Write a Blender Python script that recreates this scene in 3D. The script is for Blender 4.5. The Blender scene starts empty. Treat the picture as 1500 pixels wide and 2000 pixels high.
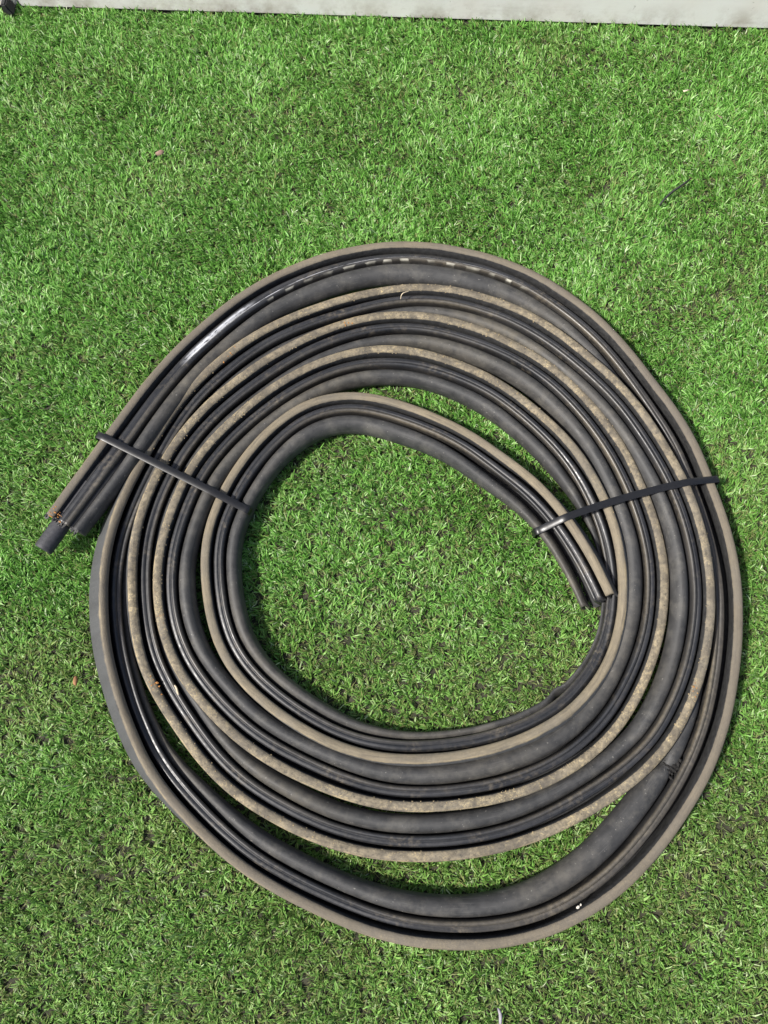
import bpy, bmesh, math, random
import numpy as np

random.seed(7)
rng = np.random.default_rng(11)
scene = bpy.context.scene
col = scene.collection

# ------------------------------------------------------------------ camera
cam_d = bpy.data.cameras.new('camera')
cam = bpy.data.objects.new('camera', cam_d)
col.objects.link(cam)
cam.location = (0, 0, 1.15)
cam.rotation_euler = (math.radians(15.5), 0, 0)
cam_d.sensor_fit = 'VERTICAL'
cam_d.sensor_height = 24.0
cam_d.lens = 24.0 * 1511 / 2000
cam_d.clip_start = 0.01
cam_d.clip_end = 200
scene.camera = cam

# ------------------------------------------------------------------ light
SUN_DIR = np.array([0.60, 0.20, -0.775])          # the way the light travels
SUN_DIR = SUN_DIR / np.linalg.norm(SUN_DIR)
world = bpy.data.worlds.new('World')
scene.world = world
world.use_nodes = True
wn = world.node_tree
wn.nodes.clear()
sky = wn.nodes.new('ShaderNodeTexSky')
sky.sky_type = 'NISHITA'
sky.sun_disc = False
sky.sun_elevation = math.asin(-SUN_DIR[2])
sky.sun_rotation = math.atan2(-SUN_DIR[0], -SUN_DIR[1])
sky.dust_density = 3.0
sky.air_density = 1.0
bg = wn.nodes.new('ShaderNodeBackground')
bg.inputs['Strength'].default_value = 0.085
wo = wn.nodes.new('ShaderNodeOutputWorld')
wn.links.new(sky.outputs[0], bg.inputs[0])
wn.links.new(bg.outputs[0], wo.inputs[0])

sun_d = bpy.data.lights.new('sun', 'SUN')
sun_d.energy = 4.1
sun_d.angle = math.radians(4)
sun_d.color = (1.0, 0.965, 0.91)
sun = bpy.data.objects.new('sun', sun_d)
col.objects.link(sun)
sun.location = (-1.5, -0.8, 3.5)
from mathutils import Vector
sun.rotation_euler = Vector(SUN_DIR).to_track_quat('-Z', 'Y').to_euler()

scene.view_settings.view_transform = 'Standard'
scene.view_settings.look = 'None'
scene.view_settings.exposure = 0.6
scene.view_settings.gamma = 1.0
scene.view_settings.use_curve_mapping = False

# ------------------------------------------------------------------ helpers
def mesh_obj(name, verts, faces, mat, parent=None, smooth=True):
    me = bpy.data.meshes.new(name)
    me.from_pydata([tuple(v) for v in verts], [], [tuple(f) for f in faces])
    me.update()
    if smooth:
        me.shade_smooth()
    o = bpy.data.objects.new(name, me)
    col.objects.link(o)
    if mat:
        me.materials.append(mat)
    if parent:
        o.parent = parent
    return o

def tag(o, label=None, cat=None, group=None, kind=None):
    if label: o['label'] = label
    if cat: o['category'] = cat
    if group: o['group'] = group
    if kind: o['kind'] = kind
    return o

def empty(name, loc=(0, 0, 0)):
    o = bpy.data.objects.new(name, None)
    o.empty_display_size = 0.05
    col.objects.link(o)
    o.location = loc
    return o

class NT:
    """tiny wrapper for building a material's nodes"""
    def __init__(self, name):
        self.m = bpy.data.materials.new(name)
        self.m.use_nodes = True
        self.t = self.m.node_tree
        self.b = self.t.nodes['Principled BSDF']
        self.out = self.t.nodes['Material Output']
    def n(self, kind, **kw):
        nd = self.t.nodes.new(kind)
        for k, v in kw.items():
            setattr(nd, k, v)
        return nd
    def l(self, a, b):
        self.t.links.new(a, b)
    def attr(self, name):
        return self.n('ShaderNodeAttribute', attribute_name=name)
    def noise(self, scale, detail=4, rough=.6, vec=None, dist=0.0):
        nd = self.n('ShaderNodeTexNoise')
        nd.inputs['Scale'].default_value = scale
        nd.inputs['Detail'].default_value = detail
        nd.inputs['Roughness'].default_value = rough
        nd.inputs['Distortion'].default_value = dist
        if vec is not None: self.l(vec, nd.inputs['Vector'])
        return nd.outputs['Fac']
    def ramp(self, fac, stops, interp='LINEAR'):
        nd = self.n('ShaderNodeValToRGB')
        cr = nd.color_ramp
        cr.interpolation = interp
        while len(cr.elements) < len(stops): cr.elements.new(0.5)
        for e, (p, c) in zip(cr.elements, stops):
            e.position = p
            e.color = (c, c, c, 1) if isinstance(c, (int, float)) else (*c, 1)
        self.l(fac, nd.inputs[0])
        return nd.outputs[0]
    def math(self, op, a, b=None, clamp=False):
        nd = self.n('ShaderNodeMath', operation=op, use_clamp=clamp)
        for i, v in enumerate((a, b)):
            if v is None: continue
            if isinstance(v, (int, float)): nd.inputs[i].default_value = v
            else: self.l(v, nd.inputs[i])
        return nd.outputs[0]
    def mix(self, fac, a, b, mode='MIX'):
        nd = self.n('ShaderNodeMix', data_type='RGBA', blend_type=mode)
        for key, v in ((0, fac), (6, a), (7, b)):
            if isinstance(v, (int, float)): nd.inputs[key].default_value = v
            elif isinstance(v, tuple): nd.inputs[key].default_value = (*v, 1)
            else: self.l(v, nd.inputs[key])
        return nd.outputs[2]
    def bump(self, height, strength=.3, dist=.001):
        nd = self.n('ShaderNodeBump')
        nd.inputs['Strength'].default_value = strength
        nd.inputs['Distance'].default_value = dist
        self.l(height, nd.inputs['Height'])
        self.l(nd.outputs[0], self.b.inputs['Normal'])

def objcoord(t):
    return t.n('ShaderNodeTexCoord').outputs['Object']

# ------------------------------------------------------------------ materials
def mat_lip():
    t = NT('soiled_rubber_lip')
    co = objcoord(t)
    dirt = t.attr('dirt').outputs['Fac']
    speck = t.attr('speck').outputs['Fac']
    uv = t.n('ShaderNodeUVMap').outputs[0]
    # streaks that run along the strip
    mp = t.n('ShaderNodeMapping'); mp.inputs['Scale'].default_value = (18, 260, 1); t.l(uv, mp.inputs[0])
    streak = t.noise(1.0, 4, .6, mp.outputs[0])
    big = t.noise(14, 3, .6, co)
    fine = t.noise(420, 4, .7, co)
    mid = t.noise(120, 4, .65, co)
    mp3 = t.n('ShaderNodeMapping'); mp3.inputs['Scale'].default_value = (34, 210, 1); t.l(uv, mp3.inputs[0])
    lng = t.noise(1.0, 5, .7, mp3.outputs[0])
    lng = t.math('ADD', t.math('MULTIPLY', lng, .45), .27)
    grain = t.mix(t.math('MULTIPLY', speck, .8), lng, mid)
    rub = t.mix(t.ramp(mid, [(.3, 0.0), (.7, 1.0)]), (.016, .016, .017), (.046, .046, .045))
    tan = t.mix(t.ramp(grain, [(.32, 0.0), (.68, 1.0)]), (.105, .089, .063), (.30, .25, .172))
    tan = t.mix(t.math('MULTIPLY', t.ramp(streak, [(.5, 0.0), (.72, 1.0)]), .6), tan, (.070, .063, .053))
    tan = t.mix(t.math('MULTIPLY', t.ramp(big, [(.45, 0.0), (.65, 1.0)]), .45), tan, (.16, .145, .12))
    soot = t.attr('soot').outputs['Fac']
    tan = t.mix(t.math('MULTIPLY', soot, t.ramp(lng, [(.4, .45), (.6, .85)])), tan, (.115, .101, .084))
    # crusted ochre specks
    sp = t.math('MULTIPLY', t.ramp(fine, [(.49, 0.0), (.61, 1.0)]), t.ramp(t.noise(60, 4, .7, co), [(.44, 0.0), (.60, 1.0)]))
    sp = t.math('MULTIPLY', sp, t.math('MULTIPLY', speck, t.ramp(t.noise(9, 3, .6, co), [(.40, .15), (.58, 1.0)])))
    tan = t.mix(sp, tan, (.50, .40, .22))
    sv = t.n('ShaderNodeSeparateXYZ'); t.l(uv, sv.inputs[0])
    ed = t.math('ABSOLUTE', t.math('SUBTRACT', sv.outputs[1], .0080))
    edr = t.n('ShaderNodeMapRange'); t.l(ed, edr.inputs[0]); edr.inputs[1].default_value = .0052; edr.inputs[2].default_value = .0068
    mp4 = t.n('ShaderNodeMapping'); mp4.inputs['Scale'].default_value = (26, 300, 1); t.l(uv, mp4.inputs[0])
    crust = t.math('MULTIPLY', edr.outputs[0], t.ramp(t.noise(1.0, 4, .7, mp4.outputs[0]), [(.48, 0.0), (.58, 1.0)]))
    tan = t.mix(t.math('MULTIPLY', crust, t.math('ADD', t.math('MULTIPLY', speck, .6), .25)), tan, (.44, .35, .20))
    smear = t.ramp(t.noise(30, 5, .7, co, .6), [(.47, 0.0), (.60, 1.0)])
    tan = t.mix(t.math('MULTIPLY', smear, t.math('ADD', t.math('MULTIPLY', speck, .45), .15)), tan, (.085, .074, .060))
    # worn dark flecks where the rubber shows through
    wear = t.math('MULTIPLY', t.ramp(t.noise(210, 4, .7, co), [(.56, 0.0), (.66, 1.0)]), t.math('MULTIPLY', speck, .75))
    tan = t.mix(wear, tan, (.055, .050, .044))
    ow = t.n('ShaderNodeMapRange'); t.l(sv.outputs[1], ow.inputs[0]); ow.inputs[1].default_value = .0012; ow.inputs[2].default_value = .0002
    rub = t.mix(t.math('MULTIPLY', ow.outputs[0], t.ramp(lng, [(.38, .4), (.6, 1.0)])), rub, (.085, .087, .088))
    dm = t.math('ADD', dirt, t.math('MULTIPLY', t.math('SUBTRACT', streak, .5), 1.1))
    dm = t.math('ADD', dm, t.math('MULTIPLY', t.math('SUBTRACT', mid, .5), .5))
    dm = t.ramp(dm, [(.28, 0.0), (.62, 1.0)])
    c = t.mix(dm, rub, tan)
    t.l(c, t.b.inputs['Base Color'])
    t.b.inputs['Roughness'].default_value = .78
    t.b.inputs['Specular IOR Level'].default_value = .35
    t.bump(t.math('ADD', t.math('MULTIPLY', fine, .6), mid), .55, .0012)
    return t.m

def mat_rib():
    t = NT('glossy_ribbed_rubber')
    co = objcoord(t)
    uv = t.n('ShaderNodeUVMap').outputs[0]
    sep = t.n('ShaderNodeSeparateXYZ'); t.l(uv, sep.inputs[0])
    u, v = sep.outputs[0], sep.outputs[1]
    mp = t.n('ShaderNodeMapping'); mp.inputs['Scale'].default_value = (9, 300, 1); t.l(uv, mp.inputs[0])
    streak = t.noise(1.0, 4, .6, mp.outputs[0])
    mid = t.noise(150, 4, .65, co)
    big = t.noise(20, 3, .6, co)
    c = t.mix(t.ramp(streak, [(.4, 0.0), (.7, 1.0)]), (.013, .0135, .015), (.040, .040, .042))
    dust = t.math('MULTIPLY', t.ramp(big, [(.5, 0.0), (.72, 1.0)]), t.ramp(mid, [(.45, 0.0), (.7, .8)]))
    c = t.mix(dust, c, (.15, .125, .09))
    tint = t.attr('dirt').outputs['Fac']
    c = t.mix(t.math('MULTIPLY', tint, t.ramp(mid, [(.3, .5), (.7, 1.0)])), c, (.16, .135, .095))
    # white scuff rubbed along one stretch of the outermost turn
    def band(x, lo, hi, soft):
        a = t.n('ShaderNodeMapRange', interpolation_type='SMOOTHSTEP'); t.l(x, a.inputs[0])
        a.inputs[1].default_value = lo - soft; a.inputs[2].default_value = lo + soft
        b = t.n('ShaderNodeMapRange', interpolation_type='SMOOTHSTEP'); t.l(x, b.inputs[0])
        b.inputs[1].default_value = hi - soft; b.inputs[2].default_value = hi + soft
        return t.math('SUBTRACT', a.outputs[0], b.outputs[0])
    mp2 = t.n('ShaderNodeMapping'); mp2.inputs['Scale'].default_value = (60, 420, 1); t.l(uv, mp2.inputs[0])
    rag = t.noise(1.0, 5, .7, mp2.outputs[0])
    sc = t.math('MULTIPLY', band(u, SCUFF[0], SCUFF[1], .02), band(v, .0215, .0272, .0016))
    sc = t.math('MULTIPLY', sc, t.ramp(rag, [(.36, 0.0), (.50, 1.0)]))
    c = t.mix(t.math('MULTIPLY', sc, t.ramp(streak, [(.35, .45), (.6, 1.0)])), c, (.64, .65, .68))
    thin = t.math('MULTIPLY', band(u, DASH[0], SCUFF[0], .03), band(v, .0262, .0278, .0005))
    thin = t.math('MULTIPLY', thin, t.ramp(rag, [(.42, 0.0), (.56, .8)]))
    c = t.mix(thin, c, (.55, .56, .6))
    # short pale marks printed at an even step
    uw = t.n('ShaderNodeMapping'); uw.inputs['Scale'].default_value = (14, 0, 1); t.l(uv, uw.inputs[0])
    fr = t.math('FRACT', t.math('DIVIDE', t.math('ADD', u, t.math('MULTIPLY', t.noise(1.0, 2, .5, uw.outputs[0]), .06)), .037))
    wob = t.math('ADD', fr, t.math('MULTIPLY', t.math('SUBTRACT', rag, .5), .6))
    dash = t.math('MULTIPLY', band(wob, .1, .5, .04), band(v, .0306, .0320, .0004))
    dash = t.math('MULTIPLY', dash, band(u, DASH[0], DASH[1], .02))
    dash = t.math('MULTIPLY', dash, t.ramp(t.noise(30, 2, .5, co), [(.38, .15), (.62, 1.0)]))
    c = t.mix(dash, c, (.50, .48, .40))
    t.l(c, t.b.inputs['Base Color'])
    r = t.ramp(mid, [(.3, .32), (.7, .54)])
    t.l(r, t.b.inputs['Roughness'])
    t.b.inputs['Specular IOR Level'].default_value = .6
    t.bump(t.math('ADD', streak, t.math('MULTIPLY', mid, .3)), .35, .0008)
    return t.m

def mat_bulb():
    t = NT('dusty_grey_rubber')
    co = objcoord(t)
    uv = t.n('ShaderNodeUVMap').outputs[0]
    mp = t.n('ShaderNodeMapping'); mp.inputs['Scale'].default_value = (7, 120, 1); t.l(uv, mp.inputs[0])
    streak = t.noise(1.0, 4, .6, mp.outputs[0])
    mid = t.noise(60, 5, .65, co)
    fine = t.noise(600, 3, .6, co)
    c = t.mix(t.ramp(mid, [(.3, 0.0), (.7, 1.0)]), (.028, .028, .028), (.056, .055, .054))
    c = t.mix(t.math('MULTIPLY', t.ramp(streak, [(.5, 0.0), (.75, 1.0)]), .5), c, (.024, .024, .025))
    scr = t.n('ShaderNodeMapping'); scr.inputs['Scale'].default_value = (16, 900, 1); t.l(uv, scr.inputs[0])
    c = t.mix(t.ramp(t.noise(1.0, 3, .6, scr.outputs[0]), [(.60, 0.0), (.72, .5)]), c, (.12, .118, .112))
    c = t.mix(t.math('MULTIPLY', t.ramp(t.noise(23, 5, .75, co), [(.5, 0.0), (.68, 1.0)]), .55), c, (.115, .108, .094))
    tint = t.attr('dirt').outputs['Fac']
    c = t.mix(t.math('MULTIPLY', tint, t.ramp(mid, [(.35, .3), (.65, 1.0)])), c, (.17, .145, .10))
    spk = t.ramp(t.noise(260, 2, .5, co), [(.70, 0.0), (.74, .7)])
    c = t.mix(spk, c, (.20, .19, .17))
    t.l(c, t.b.inputs['Base Color'])
    t.l(t.ramp(mid, [(.3, .52), (.7, .7)]), t.b.inputs['Roughness'])
    t.b.inputs['Specular IOR Level'].default_value = .45
    t.bump(t.math('ADD', t.math('MULTIPLY', fine, .5), mid), .3, .0008)
    return t.m

def mat_plain(name, c, rough=.6, spec=.4, var=.3, scale=120, bump=.2):
    t = NT(name)
    co = objcoord(t)
    nz = t.noise(scale, 4, .65, co)
    d = tuple(x * (1 - var) for x in c); e = tuple(min(1, x * (1 + var)) for x in c)
    t.l(t.mix(t.ramp(nz, [(.3, 0.0), (.7, 1.0)]), d, e), t.b.inputs['Base Color'])
    t.b.inputs['Roughness'].default_value = rough
    t.b.inputs['Specular IOR Level'].default_value = spec
    if bump: t.bump(nz, bump, .001)
    return t.m

def mat_grass():
    t = NT('artificial_grass_yarn')
    tone = t.attr('tone').outputs['Fac']
    c = t.ramp(tone, [(0.0, (.020, .060, .009)), (.25, (.070, .205, .024)), (.50, (.160, .400, .062)),
                      (.72, (.280, .540, .135)), (.88, (.40, .60, .24)), (1.0, (.62, .70, .48))])
    dry = t.attr('dry').outputs['Fac']
    c = t.mix(dry, c, (.26, .265, .105))
    t.l(c, t.b.inputs['Base Color'])
    t.b.inputs['Roughness'].default_value = .42
    t.b.inputs['Specular IOR Level'].default_value = .24
    tr = t.n('ShaderNodeBsdfTranslucent')
    t.l(c, tr.inputs[0])
    mx = t.n('ShaderNodeMixShader'); mx.inputs[0].default_value = .22
    t.l(t.b.outputs[0], mx.inputs[1]); t.l(tr.outputs[0], mx.inputs[2])
    t.l(mx.outputs[0], t.out.inputs[0])
    return t.m

SCUFF = (10.604, 10.742)
DASH = (10.10, 10.57)
M_LIP, M_RIB, M_BULB = mat_lip(), mat_rib(), mat_bulb()
M_BASE = mat_plain('dark_rubber_base', (.03, .03, .031), .7)
M_TUBE = mat_plain('black_rubber_tube', (.045, .045, .050), .62, .4, .25, 200, .35)
M_TIE = mat_plain('black_nylon', (.012, .012, .013), .34, .5, .2, 300, .05)
M_GRASS = mat_grass()

# ------------------------------------------------------------------ setting
GY0, GY1 = -0.75, 1.62
# line where the wall meets the turf
WA, WB = np.array([-0.7228, 1.3020]), np.array([0.7155, 1.2476])
wdir = (WB - WA) / np.linalg.norm(WB - WA)
wn_in = np.array([wdir[1], -wdir[0]])              # towards the camera
def wall_pt(s, off=0.0):                           # s metres along the wall from WA
    p = WA + wdir * s - wn_in * off
    return p

t = NT('turf_backing')
co = objcoord(t)
nz = t.noise(90, 5, .7, co)
t.l(t.ramp(nz, [(.3, (.018, .022, .010)), (.7, (.055, .050, .030))]), t.b.inputs['Base Color'])
t.b.inputs['Roughness'].default_value = .9
M_GROUND = t.m
g = mesh_obj('ground', [(-40, -40, 0), (40, -40, 0), (40, 40, 0), (-40, 40, 0)], [(0, 1, 2, 3)], M_GROUND, smooth=False)
tag(g, kind='structure')

# wall of white panels
t = NT('white_painted_panel')
co = objcoord(t)
mp = t.n('ShaderNodeMapping'); mp.inputs['Scale'].default_value = (3, 3, 60); t.l(co, mp.inputs[0])
st = t.noise(1.0, 5, .65, mp.outputs[0])
bl = t.noise(9, 4, .6, co)
c = t.mix(t.ramp(bl, [(.35, 0.0), (.7, 1.0)]), (.94, .91, .87), (.90, .84, .78))
c = t.mix(t.math('MULTIPLY', t.ramp(st, [(.55, 0.0), (.75, 1.0)]), .5), c, (.62, .58, .53))
spots = t.ramp(t.noise(70, 3, .6, co), [(.68, 0.0), (.74, .6)])
c = t.mix(spots, c, (.42, .38, .33))
zs = t.n('ShaderNodeSeparateXYZ'); t.l(co, zs.inputs[0])
gr = t.n('ShaderNodeMapRange'); t.l(zs.outputs[2], gr.inputs[0]); gr.inputs[1].default_value = -.225; gr.inputs[2].default_value = -.272
grime = t.math('MULTIPLY', gr.outputs[0], t.ramp(t.noise(16, 5, .7, co), [(.42, 0.0), (.66, .85)]))
c = t.mix(grime, c, (.40, .33, .26))
t.l(c, t.b.inputs['Base Color'])
t.b.inputs['Roughness'].default_value = .5
t.bump(st, .15, .001)
M_WALL = t.m
wall = empty('panel_wall', (*WA, 0))
tag(wall, 'white painted panel wall along the far edge of the green turf', 'wall')
def wall_panel(s0, s1, h, thick):
    bm = bmesh.new()
    bmesh.ops.create_cube(bm, size=1)
    bmesh.ops.scale(bm, vec=(s1 - s0, thick, h), verts=bm.verts)
    bmesh.ops.bevel(bm, geom=bm.edges[:], offset=.004, segments=2, affect='EDGES')
    me = bpy.data.meshes.new('panel'); bm.to_mesh(me); bm.free()
    me.materials.append(M_WALL)
    o = bpy.data.objects.new('panel', me); col.objects.link(o)
    o.parent = wall
    c = wall_pt((s0 + s1) / 2, thick / 2) - WA
    o.location = (c[0], c[1], h / 2 + .004)
    o.rotation_euler = (0, 0, math.atan2(wdir[1], wdir[0]))
    return o
wall_panel(-1.2, 0.036, .55, .03)
wall_panel(0.040, 2.9, .55, .034)

# black foot at the panel joint
bm = bmesh.new()
sec = [(-.007, 0), (.011, 0), (.009, .006), (.005, .012), (.003, .022), (-.006, .022), (-.007, .012)]
va = [bm.verts.new((x, -.012, z)) for x, z in sec]
vb = [bm.verts.new((x, .012, z)) for x, z in sec]
bm.faces.new(va[::-1]); bm.faces.new(vb)
for i in range(len(sec)):
    j = (i + 1) % len(sec); bm.faces.new((va[i], va[j], vb[j], vb[i]))
bmesh.ops.recalc_face_normals(bm, faces=bm.faces[:])
bmesh.ops.bevel(bm, geom=bm.edges[:], offset=.002, segments=2, affect='EDGES')
me = bpy.data.meshes.new('foot'); bm.to_mesh(me); bm.free()
me.materials.append(M_BASE)
ft = bpy.data.objects.new('foot', me); col.objects.link(ft)
fp = wall_pt(0.026, -.014)
ft.parent = wall; ft.location = (fp[0] - WA[0], fp[1] - WA[1], .010); ft.rotation_euler = (0, 0, math.atan2(wdir[1], wdir[0]))
tag(ft, 'small black foot at the panel joint')

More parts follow.
